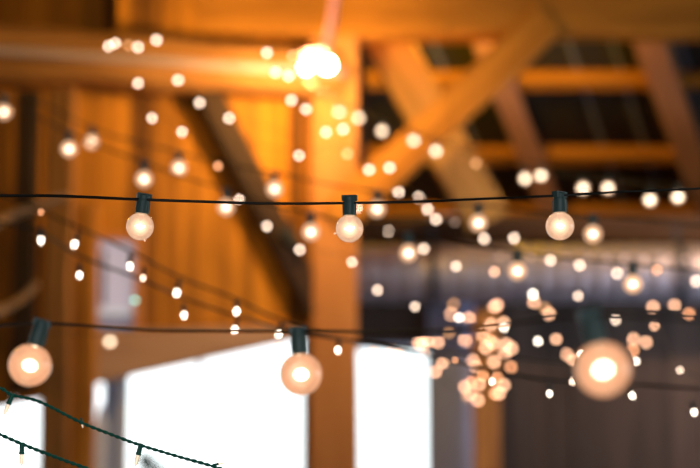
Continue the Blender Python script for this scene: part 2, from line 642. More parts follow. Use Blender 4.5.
# ------------------------------------------------------------------ duct
d0 = PY(350, 274, 10.05); rad = .175
duct = empty('air_duct', d0)
bm = bmesh.new()
seg = 40; n = 260; Ld = 5.0
rings = []
for i in range(n + 1):
    x = Ld * i / n
    r = rad + (.007 if i % 6 in (0, 1) else 0)
    rings.append([bm.verts.new((x, r * math.cos(2 * PI * k / seg), r * math.sin(2 * PI * k / seg))) for k in range(seg)])
for a, b in zip(rings, rings[1:]):
    for k in range(seg):
        bm.faces.new((a[k], a[(k + 1) % seg], b[(k + 1) % seg], b[k]))
bm.faces.new(rings[0][::-1]); bm.faces.new(rings[-1])
bmesh.ops.recalc_face_normals(bm, faces=bm.faces)
link_bm('duct_tube', bm, M['galvanised'], duct, True)
for xs in (.5, 2.0, 3.5):
    bm = bmesh.new()
    bm_lathe(bm, [(rad + .010, -.02), (rad + .014, -.02), (rad + .014, .02), (rad + .010, .02)], 40)
    bmesh.ops.rotate(bm, verts=bm.verts, cent=(0, 0, 0), matrix=Matrix.Rotation(PI / 2, 3, 'Y'))
    bmesh.ops.translate(bm, verts=bm.verts, vec=(xs, 0, 0))
    bm_box(bm, (xs - .015, -.01, rad), (xs + .015, .0, rad + .12))
    link_bm('hanger_strap', bm, M['dark_iron'], duct)
tag(duct, 'round galvanised metal duct running level under the roof edge', 'duct')

# ------------------------------------------------------------------ windows, doors
def wall_box(name, u0, u1, v0, v1, y0, y1, mat, parent=None, bev=.004):
    bm = bmesh.new(); bm_box(bm, (u0, y0, v0), (u1, y1, v1))
    if bev:
        bevel_all(bm, bev, 1)
    o = link_bm(name, bm, mat, parent)
    if parent is None:
        o.matrix_world = wallM
    return o


# small lavender window in the board wall
w1 = empty('window_1', (0, 0, 0)); w1.matrix_world = wallM @ Matrix.Translation((u_wa, 0, v_wb))
W1, H1 = u_wb - u_wa, v_wt - v_wb
vm = W(115, 309)[1] - v_wb
bm = bmesh.new()
bm_box(bm, (-.03, -.03, -.03), (.02, .05, H1 + .03)); bm_box(bm, (W1 - .02, -.03, -.03), (W1 + .03, .05, H1 + .03))
bm_box(bm, (.02, -.03, H1 - .01), (W1 - .02, .05, H1 + .03)); bm_box(bm, (.02, -.03, -.03), (W1 - .02, .05, .01))
link_bm('window_frame', bm, M['timber_red'], w1)
bm = bmesh.new(); bm.faces.new([bm.verts.new(q) for q in ((.02, .015, vm), (W1 - .02, .015, vm), (W1 - .02, .015, H1 - .01), (.02, .015, H1 - .01))]); link_bm('frosted_pane', bm, M['frosted'], w1)
def pane(name, z0, z1, mat):
    bm = bmesh.new()
    bm.faces.new([bm.verts.new(q) for q in ((.02, .015, z0), (W1 - .02, .015, z0), (W1 - .02, .015, z1), (.02, .015, z1))])
    link_bm(name, bm, mat, w1)


pane('lower_pane', .01, vm - .03, M['frosted_dark'])
pane('middle_pane', vm - .03, vm, M['frosted_light'])
bm = bmesh.new(); bm_box(bm, (.02, .0, vm - .036), (W1 - .02, .02, vm - .026)); link_bm('meeting_rail', bm, M['white_paint'], w1)
bm = bmesh.new(); bm_box(bm, (.045, -.01, vm + .02), (.065, .011, H1 - .07)); link_bm('muntin', bm, M['timber_dark'], w1)
structure(w1, 'small lavender frosted window in the board wall', 'window')

# wide opening: glazed sliding door with one mullion
d1 = empty('window_2', (0, 0, 0)); d1.matrix_world = wallM
um = W(201, 400)[0]
wall_box('mullion', um - .012, um + .012, 0, W(201, 358)[1] + .03, .02, .05, M['pale_blue'], d1)
uf = W(128, 400)[0]
bm = bmesh.new(); bm_box(bm, (uf, .03, 0), (u_o1b, .036, v1a)); link_bm('pane', bm, M['glass'], d1)
structure(d1, 'large overexposed glazed opening with one thin mullion', 'window')
# pale blue door leaf folded back at its side, with an added white oval for light shining through
d2 = empty('door_1', (0, 0, 0)); d2.matrix_world = wallM
ud = W(100, 400)[0]
wall_box('door_leaf', ud + .03, uf - .01, 0, v1a + .05, .05, .09, M['pale_blue'], d2)  # cool shade outside put into the leaf's pale blue
wall_box('door_stile', uf - .05, uf + .005, 0, v1a + .08, .02, .1, M['white_paint'], d2)
bm = bmesh.new()
uo = W(103, 430)[0]; vo = W(103, 440)[1]
for i in range(1):
    ring = [bm.verts.new((uo + .045 * math.cos(t), .035, vo - .1 + .3 * math.sin(t))) for t in [2 * PI * k / 28 for k in range(28)]]
    ring2 = [bm.verts.new((v.co.x, .05, v.co.z)) for v in ring]
    bm.faces.new(ring); bm.faces.new(ring2[::-1])
    for k in range(28):
        bm.faces.new((ring[k], ring2[k], ring2[(k + 1) % 28], ring[(k + 1) % 28]))
bmesh.ops.recalc_face_normals(bm, faces=bm.faces)
link_bm('light_oval', bm, M['white_paint'], d2)  # white paint here stands in for light shining through the leaf
structure(d2, 'pale blue door leaf beside the large white opening', 'door')

# opening right of the post
w3 = empty('window_3', (xa, YW, 0))
bm = bmesh.new(); bm_box(bm, (0, .03, 0), (xb - xa, .036, vt2)); link_bm('pane', bm, M['glass'], w3)
bm = bmesh.new()
bm_box(bm, (-.03, -.02, 0), (.0, .05, vt2 + .03)); bm_box(bm, (xb - xa - .002, -.02, 0), (xb - xa + .02, .05, vt2 + .03)); bm_box(bm, (0, -.02, vt2), (xb - xa, .05, vt2 + .03))
link_bm('window_frame', bm, M['pale_blue'], w3)
structure(w3, 'narrow white opening between the timber post and grey panel', 'window')
w4 = empty('window_4', (0, 0, 0)); w4.matrix_world = wallM
bm = bmesh.new(); bm_box(bm, (u_o0a, .03, 0), (u_o0b, .036, v0a)); link_bm('pane', bm, M['glass'], w4)
structure(w4, 'small white opening behind the green twisted cords', 'window')

# ------------------------------------------------------------------ work lamp on the corner
lamp_c = P(318, 62, 9.1)
lamp = empty('work_lamp', lamp_c)
M['lamp'] = emission('work_lamp_glow', (1, .74, .42, 1), 95)


def rel(p):
    return p - lamp_c


for (px, py, z, r) in ((306, 68, 9.12, .024), (327, 65, 9.05, .038)):
    c = rel(P(px, py, z))
    bm = bmesh.new()
    bm_lathe(bm, [(0, r), (r * .5, r * .87), (r * .87, r * .5), (r, 0), (r * .87, -r * .5), (r * .5, -r * .87), (0, -r)], 20)
    bmesh.ops.translate(bm, verts=bm.verts, vec=c)
    link_bm('lamp_bulb', bm, M['lamp'], lamp, True)
    bm = bmesh.new()
    bm_lathe(bm, [(0, .075), (.022, .075), (.022, .045), (.03, r * .75), (0, r * .75)], 16)
    bmesh.ops.translate(bm, verts=bm.verts, vec=c)
    link_bm('lamp_socket', bm, M['white_paint'], lamp)
tube('conduit', [rel(P(338, -30, 9.15)), rel(P(334, 5, 9.15)), rel(P(330, 30, 9.13)), rel(P(324, 52, 9.1))], .024, M['pvc'], lamp)
tube('cross_arm', [rel(P(303, 52, 9.12)), rel(P(316, 51, 9.1)), rel(P(330, 50, 9.06))], .014, M['pvc'], lamp)
tag(lamp, 'blazing twin bulb work lamp hanging on pale conduit by the corner post', 'lamp')

# ------------------------------------------------------------------ globe string bulbs
GC = .0435; GR = .0200
M['filament_focus'] = emission('filament_focus', (1, .70, .42), 34, False)
M['filament'] = emission('filament', (1, .78, .58), 30, False)
M['filament_far'] = emission('filament_far', (1, .82, .62), 27, False)
M['glow_core'] = None
M['globe'] = globe_glass('globe_glass', lin(255, 196, 152), 1.7, .25)
M['globe_focus'] = globe_glass('globe_glass_focus', lin(255, 200, 160), 1.28, .28)
M['globe_near'] = globe_glass('globe_glass_near', lin(255, 182, 136), 1.45, .3)


def glow_mat():
    """camera bloom round the filament, added as a glowing volume thinning out from the centre"""
    m, nt, out = new_mat('bloom_halo')
    L = nt.links.new
    tc = nt.nodes.new('ShaderNodeTexCoord')
    ln = nt.nodes.new('ShaderNodeVectorMath'); ln.operation = 'LENGTH'
    L(tc.outputs['Object'], ln.inputs[0])
    mr = nt.nodes.new('ShaderNodeMapRange')
    mr.inputs['From Min'].default_value = .0165; mr.inputs['From Max'].default_value = .0
    mr.inputs['To Min'].default_value = 0; mr.inputs['To Max'].default_value = 1
    L(ln.outputs['Value'], mr.inputs['Value'])
    pw = nt.nodes.new('ShaderNodeMath'); pw.operation = 'POWER'; pw.inputs[1].default_value = 2.6
    L(mr.outputs[0], pw.inputs[0])
    ml = nt.nodes.new('ShaderNodeMath'); ml.operation = 'MULTIPLY'; ml.inputs[1].default_value = 850
    L(pw.outputs[0], ml.inputs[0])
    em = nt.nodes.new('ShaderNodeEmission'); em.inputs[0].default_value = (1, .74, .5, 1)
    L(ml.outputs[0], em.inputs[1])
    L(em.outputs[0], out.inputs['Volume'])
    m.cycles.volume_step_rate = .2
    return m


M['halo'] = glow_mat()


def socket_mesh():
    bm = bmesh.new()
    bm_lathe(bm, [(0, .003), (.0075, .003), (.0088, .001), (.0088, -.004), (.0094, -.006), (.0094, -.0225), (.0099, -.0232), (.0099, -.0246), (.0088, -.0250), (0, -.0250)], 24)
    # ribs and the clip that grips the cord
    for k in range(8):
        a = 2 * PI * k / 8
        v = bm_box(bm, (.0090, -.0012, -.022), (.0101, .0012, -.008))
        bmesh.ops.rotate(bm, verts=v, cent=(0, 0, 0), matrix=Matrix.Rotation(a, 3, 'Z'))
    bm_box(bm, (-.0105, -.005, -.0035), (.0105, .005, .0045))
    me = bpy.data.meshes.new('socket'); bm.to_mesh(me); bm.free()
    me.materials.append(M['socket'])
    return me


def globe_mesh(mat, nk=1.0):
    bm = bmesh.new()
    prof = [(.0082 * nk, -.0238), (.0082 * nk, -.0262)]
    a0 = math.radians(30)
    prof += [(.0088, -GC + GR * math.cos(math.radians(27)))]
    for k in range(1, 19):
        a = math.radians(27) + (PI - math.radians(27)) * k / 18
        prof.append((max(0, GR * math.sin(a)), -GC + GR * math.cos(a)))
    prof[-1] = (0, -GC - GR)
    bm_lathe(bm, prof, 36)
    me = bpy.data.meshes.new('glass_globe'); bm.to_mesh(me); bm.free()
    for p in me.polygons:
        p.use_smooth = True
    me.materials.append(mat)
    return me


def filament_mesh(mat, r):
    """coiled filament loop on its two support wires"""
    bm = bmesh.new()
    pts = []
    for k in range(49):
        t = k / 48
        a = PI * (t * 1.2 - .1)
        c = Vector((-.0062 * math.cos(a), 0, -GC + .0005 - .0030 * math.sin(a)))
        w = 2 * PI * 9 * t
        pts.append(c + Vector((.0008 * math.cos(w), .0012 * math.sin(w), .0008 * math.cos(w))))
    bm_tube(bm, pts, r, 6)
    bmesh.ops.create_icosphere(bm, subdivisions=2, radius=r * 3.2, matrix=Matrix.Translation((0, 0, -GC - .001)))
    me = bpy.data.meshes.new('filament'); bm.to_mesh(me); bm.free()
    me.materials.append(mat)
    return me


def stem_mesh():
    bm = bmesh.new()
    bm_lathe(bm, [(0, -.027), (.0030, -.027), (.0026, -.033), (.0014, -.036), (0, -.0365)], 12)
    for s in (-1, 1):
        bm_tube(bm, [Vector((s * .0012, 0, -.034)), Vector((s * .0035, 0, -.039)), Vector((s * .006, 0, -GC + .001))], .00035, 5)
    me = bpy.data.meshes.new('filament_stem'); bm.to_mesh(me); bm.free()
    me.materials.append(M['pvc'])
    return me


def blob_mesh(mat, r):
    bm = bmesh.new()
    bmesh.ops.create_icosphere(bm, subdivisions=2, radius=r, matrix=Matrix.Translation((0, 0, -GC - .0005)) @ Matrix.Diagonal((1.15, 1.0, .9, 1)))
    me = bpy.data.meshes.new('filament'); bm.to_mesh(me); bm.free()
    for p in me.polygons:
        p.use_smooth = True
    me.materials.append(mat)
    return me


def halo_mesh():
    bm = bmesh.new()
    bmesh.ops.create_icosphere(bm, subdivisions=3, radius=.0165)
    me = bpy.data.meshes.new('bloom_glow'); bm.to_mesh(me); bm.free()
    me.materials.append(M['halo'])
    return me


def tip_mesh():
    bm = bmesh.new()
    bm_lathe(bm, [(0, .001), (.0014, 0), (.0016, -.0012), (.0008, -.0028), (0, -.0032)], 10)
    me = bpy.data.meshes.new('glass_tip'); bm.to_mesh(me); bm.free()
    me.materials.append(M['globe_focus'])
    return me


ME = dict(socket=socket_mesh(), stem=stem_mesh(), halo=halo_mesh(), tip=tip_mesh())
for k in ('globe', 'globe_focus', 'globe_near'):
    ME[k] = globe_mesh(M[k], .8 if k == 'globe_near' else 1.0)
ME['fil_focus'] = filament_mesh(M['filament_focus'], .00045)
ME['fil_near'] = blob_mesh(M['filament'], .0060)
ME['fil'] = blob_mesh(M['filament'], .0058)
ME['fil_far'] = blob_mesh(M['filament_far'], .0115)


def child(name, me, parent, loc=(0, 0, 0)):
    o = bpy.data.objects.new(name, me); C.objects.link(o); o.parent = parent; o.location = loc
    return o


def globe_bulb(px, py, z, label, group, style='mid', lean=0., yaw=0., tip=None):
    """lean: degrees the bulb swings to the right (+) or left (-) of its socket"""
    c = P(px, py, z)
    a = math.radians(lean)
    R = Matrix.Rotation(-a, 4, 'Y') @ Matrix.Rotation(math.radians(yaw), 4, 'Z')
    big = 1.235 if style == 'near' else 1.0 if style in ('focus', 'far') else 1.14
    top = c - (R @ Vector((0, 0, -GC * big)))
    e = empty('globe_bulb', top)
    e.rotation_euler = R.to_euler()
    e.scale = (big, big, big)
    tag(e, label, 'light bulb', group)
    sk = child('socket', ME['socket'], e)
    if style == 'near':
        sk.scale = (.78, .78, .86); sk.location = (0, 0, -.0035)
    g = child('glass_globe', ME[{'focus': 'globe_focus', 'near': 'globe_near'}.get(style, 'globe')], e)
    if style == 'focus':
        child('filament_stem', ME['stem'], e)
        child('filament', ME['fil_focus'], e)
        child('bloom_glow', ME['halo'], e, (0, 0, -GC))  # bloom stands here as a glowing volume
        if tip:
            t = child('glass_tip', ME['tip'], g, tip[0]); t.rotation_euler = (0, tip[1], 0)
    else:
        child('filament', ME[{'near': 'fil_near', 'far': 'fil_far'}.get(style, 'fil')], e)
    return top + (R @ Vector((0, 0, -.0035 * big)) if style == 'near' else Vector((0, 0, 0)))


gf = 'globe bulbs on the sharp black cord'
F1 = globe_bulb(140, 226.5, 2.37, 'sharp clear globe bulb on the black cord, first of the three in focus', gf, 'focus', -7, 20, ((.0085, -.003, -GC - .0180), -.4))
F2 = globe_bulb(349.5, 228.5, 2.36, 'sharp clear globe bulb on the black cord, middle one of three in focus', gf, 'focus', 0, -15, ((-.0195, -.004, -GC - .0065), 1.2))
F3 = globe_bulb(560, 226, 2.29, 'sharp clear globe bulb on the black cord, under the metal roof', gf, 'focus', 0, 40)

gn = 'large blurred globe bulbs on the closest cord'
N1 = globe_bulb(30, 365, 1.90, 'large clear globe bulb above the small white opening, showing pale reflections', gn, 'near', -15)
N2 = globe_bulb(301, 374, 1.90, 'large globe bulb glowing against the wide white opening', gn, 'near', 4)
N3 = globe_bulb(603, 369, 1.46, 'largest and blurriest globe bulb, in front of the dark board wall', gn, 'near', 13)

ordn = ['first', 'second', 'third', 'fourth', 'fifth', 'sixth', 'seventh', 'eighth', 'ninth', 'tenth', 'eleventh', 'twelfth']
rowA = [(4, 112, 5.3), (69, 149, 5.0), (144, 179, 4.8), (226, 207, 4.7), (311, 232, 4.5), (408.5, 253, 4.4), (517.4, 271, 4.2), (633, 284, 4.05)]
labA = ['glowing globe bulb cut by the picture edge, below the tie beam', 'glowing globe bulb by the dark stud, lower of the close pair of two',
        'glowing globe bulb hanging just above the sharp bulb nearest the lavender window', 'glowing globe bulb crossed by the sharp black cord, above bare orange boards',
        'glowing globe bulb beside the dark diagonal brace, below the black cord', 'glowing globe bulb below the black cord, right of the corner post before the duct end',
        'glowing globe bulb with dark socket hanging in front of the duct, the higher of two', 'glowing globe bulb with dark socket in front of the duct, the lower of two']
rowB = [(91.5, 142, 5.6), (179, 168, 5.2), (274.5, 189, 4.95), (377, 209, 4.7), (478.4, 223, 4.5), (593, 234, 4.4)]
labB = ['glowing globe bulb by the dark stud, upper of the close pair of two', 'glowing globe bulb on orange boards, beside a dim orange dot',
        'glowing globe bulb against the dark diagonal brace, touching the black cord', 'glowing globe bulb touching the black cord beside the middle sharp bulb',
        'glowing globe bulb just below the black cord where the golden brace ends', 'glowing globe bulb alone below the black cord, before the dark eave plate']
topA = [globe_bulb(x, y, z, l, 'globe bulbs on the lower middle cord') for (x, y, z), l in zip(rowA, labA)]
topB = [globe_bulb(x, y, z, l, 'globe bulbs on the upper middle cord') for (x, y, z), l in zip(rowB, labB)]
rowC = [(339, 112, 8.6), (382, 131, 8.1), (435.7, 151, 7.6), (525, 178.5, 7.1), (583, 188, 6.6), (650, 200, 6.1)]
labC = ['white blurred globe bulb on the corner post, topmost of the falling row', 'white blurred globe bulb in the dark gap beside the corner post',
        'white blurred globe bulb below the orange knee brace, last before the gap', 'white blurred globe bulb, lower of the close pair under the greyish rafter',
        'white blurred globe bulb cut by the black cord, nearer of two to the sharp socket', 'white blurred globe bulb under the roof, lower of the last pair']
rowD = [(358.4, 118, 8.4), (413.6, 140.5, 7.9), (541, 175.5, 7.0), (608, 188, 6.6), (678, 197, 6.1)]
labD = ['white blurred globe bulb at the right edge of the corner post', 'white blurred globe bulb on the orange knee brace',
        'white blurred globe bulb, upper of the close pair under the greyish rafter', 'white blurred globe bulb cut by the black cord, farther of two from the sharp socket',
        'white blurred globe bulb under the roof, at the wide pinkish rafter']
topC = [globe_bulb(x, y, z, l, 'far globe bulbs under the roof', 'far') for (x, y, z), l in zip(rowC, labC)]
topD = [globe_bulb(x, y, z, l, 'far globe bulbs under the roof', 'far') for (x, y, z), l in zip(rowD, labD)]
gl = globe_bulb(110, 341.5, 7.9, 'peach globe bulb at the foot of the lavender window', 'far globe bulbs under the roof', 'far')


def ext(tops, dx0, dx1):
    a = tops[0] + (tops[0] - tops[1]) * dx0 + Vector((0, 0, .06 * dx0)); b = tops[-1] + (tops[-1] - tops[-2]) * dx1
    out = [a]
    for i, t in enumerate(tops):
        out.append(t.copy())
        if i < len(tops) - 1:
            mid = (t + tops[i + 1]) / 2; mid.z -= .004
            out.append(mid)
    return out + [b]


# cords that carry the globes
pts = [P(-1300, 150, 2.7), P(-500, 186, 2.5), P(-90, 193.5, 2.4), P(0, 195.5, 2.4), P(60, 196, 2.39), P(140, 199.5, 2.37), P(200, 201.5, 2.37), P(270, 203.5, 2.37), P(350, 203, 2.36), P(420, 201.5, 2.35), P(490, 198.5, 2.32), P(560, 195.5, 2.29), P(630, 191.5, 2.3), P(700, 188.5, 2.3), P(780, 184.5, 2.3), P(1300, 150, 2.3), P(2300, 40, 2.4)]
o = tube('light_cord', pts, lambda t: .0025 - .0011 * t, M['cord'], n=10); tag(o, 'sharp black cord strung across with three clear bulbs in focus', 'cord')
pts = [P(-1500, 220, 2.2), P(-500, 310, 2.0), P(-80, 326, 1.9), N1, P(150, 330, 1.92), N2, P(440, 331, 1.7), N3, P(720, 320, 1.42), P(800, 316, 1.4), P(1500, 260, 1.5), P(2300, 120, 1.6)]
o = tube('light_cord', pts, .0018, M['cord_far'], n=10); tag(o, 'blurred dark cord carrying the three largest globe bulbs', 'cord')
o = tube('light_cord', ext(topA, .5, .9), .0028, M['cord_far'], n=8); tag(o, 'blurred cord of glowing globes, passing before the metal duct', 'cord')
o = tube('light_cord', ext(topB, 1.0, 1.0), .0028, M['cord_far'], n=8); tag(o, 'blurred cord of glowing globes running just behind the black cord', 'cord')
o = tube('light_cord', ext(topC, 1.0, 1.2), .0028, M['cord_far'], n=8); tag(o, 'far cord starting by the work lamp, first of two with white globes', 'cord')
o = tube('light_cord', ext(topD, .6, 1.0), .0028, M['cord_far'], n=8); tag(o, 'far cord crossing the knee brace, second of two with white globes', 'cord')
o = tube('light_cord', [gl + Vector((-2.5, .3, .5)), gl + Vector((-1, .1, .1)), gl, gl + Vector((1.0, .1, .12))], .0028, M['cord_far'], n=8); tag(o, 'far cord holding the single peach globe by the lavender window', 'cord')

# ------------------------------------------------------------------ mini lights
FR = .33                                   # bulb size against its blur disc
TONES = dict(white=((1.5, 1.30, 1.06), 1), cream=((1.02, .74, .55), 1), peach=((.98, .50, .29), 1), orange=((.80, .33, .15), 1), dim=((.36, .17, .07), 1), faint=((.12, .075, .055), 1), green=((.12, .36, .28), 1))
MT = {k: emission('mini_glow_' + k, (*[c / max(v[0]) for c in v[0]], 1), max(v[0]) / (FR * FR), False) for k, v in TONES.items()}
M['mini_glass'] = principled('unlit_mini_glass', lin(190, 195, 190), .15)


def mini_bm(bm, r, elong, mi):
    h = r * (1 + elong)
    prof = [(0, r * .9), (r * .62, r * .78), (r * .92, r * .4), (r, 0), (r * .9, -h * .42), (r * .6, -h * .8), (r * .25, -h), (0, -h * 1.05)]
    bm_lathe(bm, prof, 14, mi)


MINI = {}


def mini_far(tone):
    """one small mesh: bulb and its cap, unit bulb radius"""
    if tone not in MINI:
        bm = bmesh.new()
        mini_bm(bm, 1, .15, 0)
        bm_lathe(bm, [(0, 2.1), (.45, 2.1), (.5, .8), (0, .8)], 10, 1)
        me = bpy.data.meshes.new('mini_light_bulb'); bm.to_mesh(me); bm.free()
        for p in me.polygons:
            p.use_smooth = True
        me.materials.append(MT[tone]); me.materials.append(M['socket_dark'])
        MINI[tone] = me
    return MINI[tone]


def mini_parts(tone):
    k = ('near', tone)
    if k not in MINI:
        bm = bmesh.new(); mini_bm(bm, 1, 1.9, 0)
        a = bpy.data.meshes.new('lit_bulb'); bm.to_mesh(a); bm.free()
        for p in a.polygons:
            p.use_smooth = True
        a.materials.append(MT[tone])
        bm = bmesh.new(); bm_lathe(bm, [(0, 8.2), (1.3, 8.2), (1.7, 7.2), (1.6, 2.4), (1.9, 2.0), (1.9, .6), (0, .6)], 12)
        b = bpy.data.meshes.new('socket'); bm.to_mesh(b); bm.free(); b.materials.append(M['socket_dark'])
        MINI[k] = (a, b)
    return MINI[k]


def zD(D):
    return FOCUS / (1 - D / 21.0)


def mini(px, py, D, tone, label, group, parts=False, lean=0):
    D *= .9 if D < 10.2 else .965
    z = zD(D)
    r = FR * D / 2 * z / F
    c = P(px, py, z)
    if parts:
        a, b = mini_parts(tone)
        e = empty('mini_light_bulb', c); e.scale = (r, r, r); e.rotation_euler = (0, -math.radians(lean), 0)
        tag(e, label, 'string light', group)
        child('lit_bulb', a, e); child('socket', b, e)
        return c + Matrix.Rotation(-math.radians(lean), 3, 'Y') @ Vector((0, 0, 8.2 * r))
    o = bpy.data.objects.new('mini_light_bulb', mini_far(tone)); C.objects.link(o)
    o.location = c; o.scale = (r, r, r); o.rotation_euler = (random.uniform(-.3, .3), random.uniform(-.3, .3), 0)
    tag(o, label, 'string light', group)
    return c + Vector((0, 0, 2.1 * r))


def string(items, group, cordlabel, a=(0, 0), b=(0, 0), parts=False, r=.0012, cord=True, mat='cord_far', kind=tube):
    """items: (px, py, D, tone, label[, lean]); a, b extend the cord past its ends, in pixels"""
    tops = []
    for it in items:
        tops.append(mini(*it[:5], group, parts, it[5] if len(it) > 5 else 0))
    if cord:
        p = list(tops)
        z0, z1 = zD(items[0][2]), zD(items[-1][2])
        p = [p[0] + (RIGHT * a[0] - UP * a[1]) * z0 / F] + p + [p[-1] + (RIGHT * b[0] - UP * b[1]) * z1 / F]
        o = tube('light_cord', p, r, M[mat], n=6, seg=6)
        tag(o, cordlabel, 'cord')
    return tops


# along the tie beam
string([
    (108.5, 46, 12.6, 'cream', 'round light dot on the tie beam, first of an overlapping pair'),
    (115.5, 43, 12.4, 'cream', 'round light dot on the tie beam, higher of an overlapping pair'),
    (138, 47, 13, 'cream', 'round light dot on the tie beam, third along, just past the pair'),
    (156.5, 40, 13.2, 'cream', 'round light dot on the upper edge of the tie beam, beside an orange glow'),
    (267, 52.6, 13, 'cream', 'round light dot on the bright tie beam, well before the work lamp'),
    (275.5, 72, 13, 'cream', 'pale light dot nearly lost on the bright beam, overlapping its neighbour'),
    (288.6, 76, 13.3, 'cream', 'round light dot touching the glare of the work lamp'),
], 'dots along the tie beam', 'thin cord lying along the tie beam', (-140, 4), (40, 30))
mini(128.5, 45, 13, 'dim', 'dim orange reflection hidden between cream dots on the tie beam', 'dim orange dots')  # reflection on the beam added as a small glowing bulb
mini(293, 56, 14, 'orange', 'dim orange dot just above the glare of the work lamp', 'dim orange dots')
string([
    (138, 83, 12.6, 'cream', 'light dot at the lower edge of the tie beam, first of two there'),
    (178, 80, 13, 'cream', 'light dot at the lower edge of the tie beam, second of two there'),
    (199.5, 102.5, 12.7, 'cream', 'light dot under the tie beam at the top of the dark brace'),
    (229, 118, 13, 'cream', 'light dot on the bright side of the dark diagonal brace'),
], 'dots under the tie beam', 'thin cord hanging under the tie beam', (-120, -20), (60, 20))
string([
    (152, 118, 12.2, 'cream', 'light dot on the boards straight above the sharp bulb nearest the lavender window'),
    (182, 131.5, 12.2, 'cream', 'light dot straight above a glowing globe on orange boards'),
    (218, 166, 11, 'orange', 'dim orange dot on the boards between two glowing globes'),
    (239, 199, 11.2, 'cream', 'light dot on the black cord overlapping a glowing globe'),
    (267, 226, 12, 'cream', 'light dot on the dark brace below the black cord, upper of two'),
    (299.7, 249.5, 12.4, 'cream', 'light dot on the dark brace, lower of two, under a glowing globe'),
    (352, 262, 11.6, 'cream', 'light dot on the post directly below the middle sharp bulb'),
    (377.5, 290, 12, 'cream', 'light dot beside the corner post, level with the duct bottom'),
    (415, 306.5, 11.4, 'cream', 'light dot above the narrow white opening, below the duct end'),
], 'dots on the falling far cord', 'thin far cord falling across boards and dark brace', (-80, -40), (60, 20))
string([
    (291.4, 100, 13, 'cream', 'light dot below the work lamp, first of a slanting pair'),
    (306, 109, 13, 'cream', 'light dot below the work lamp, second of a slanting pair'),
    (326, 132, 13, 'cream', 'light dot on the corner post, first of two below white globes'),
    (343, 129, 13.2, 'cream', 'light dot on the corner post, second of two below white globes'),
    (369, 169.5, 13.2, 'cream', 'light dot at the foot of the knee brace, first of two'),
    (389.5, 167.5, 13.2, 'cream', 'light dot at the foot of the knee brace, second of two'),
    (398.5, 192.5, 13.4, 'cream', 'light dot just above the black cord, between knee brace and cord'),
    (418.5, 197.5, 13, 'cream', 'light dot crossed by the black cord beside the golden brace'),
    (427.6, 209, 13, 'cream', 'light dot under the black cord, upper of a touching pair'),
    (436, 219, 13, 'cream', 'light dot under the black cord, lower of a touching pair'),
    (484, 238.6, 13, 'cream', 'light dot touching the underside of a glowing globe above the duct'),
    (514, 238, 13, 'cream', 'light dot alone above the duct, between two glowing globes'),
    (550.5, 260, 12.5, 'cream', 'light dot on the duct with a flat top cut by a cord'),
    (579.5, 265, 13, 'cream', 'light dot on the duct beneath a single glowing globe'),
    (617, 273, 13, 'cream', 'light dot on the duct, beside the lower globe with dark socket'),
    (657, 270, 12, 'orange', 'dim half dot on the duct past the lower globe'),
    (696, 281, 13, 'cream', 'light dot on the duct cut by the picture edge'),
], 'dots on the long far cord', 'thin far cord from work lamp to duct', (-60, -30), (60, 14))
string([
    (299, 155.5, 12.5, 'cream', 'light dot on orange boards right beside the corner post'),
    (347.5, 153.6, 13, 'orange', 'dim orange dot on the corner post'),
    (388.5, 231, 12.2, 'cream', 'light dot with a brown stripe across it beside the post'),
    (423.6, 248.6, 12.6, 'cream', 'light dot beside a glowing globe near the duct end'),
    (456, 266, 12, 'cream', 'light dot on the duct, first from its end'),
    (494.5, 271.5, 12, 'peach', 'peach dot on the duct touching the higher globe with dark socket'),
    (533, 294, 12, 'white', 'bright dot at the lower edge of the duct above a peach dot'),
    (578, 295.7, 11.6, 'cream', 'light dot alone at the lower edge of the duct'),
    (615.6, 320, 11.6, 'cream', 'light dot cut by a cord, above the largest globe bulb'),
    (654.4, 325.6, 11.2, 'peach', 'peach dot cut by the cord, above the trio of dots'),
    (680, 370, 9.6, 'cream', 'cream dot alone on the dark wall beyond the largest globe'),
], 'dots on the second far cord', 'thin far cord from post past the duct to the dark wall', (-60, -10), (60, 20))
mini(476, 163, 14, 'dim', 'dim brownish dot in the dark roof gap', 'dim orange dots')
mini(455, 222, 12.5, 'faint', 'faint brown dot below the black cord by the golden brace', 'dim orange dots')
mini(357.5, 208, 10.5, 'cream', 'light dot half hidden by the middle sharp socket', 'dots on the falling far cord')
mini(41, 212, 8.3, 'orange', 'dim peach dot under the black cord by the pale pole', 'dim orange dots')
mini(135, 300, 13, 'green', 'pale greenish dot at the corner of the lavender window', 'dim orange dots')

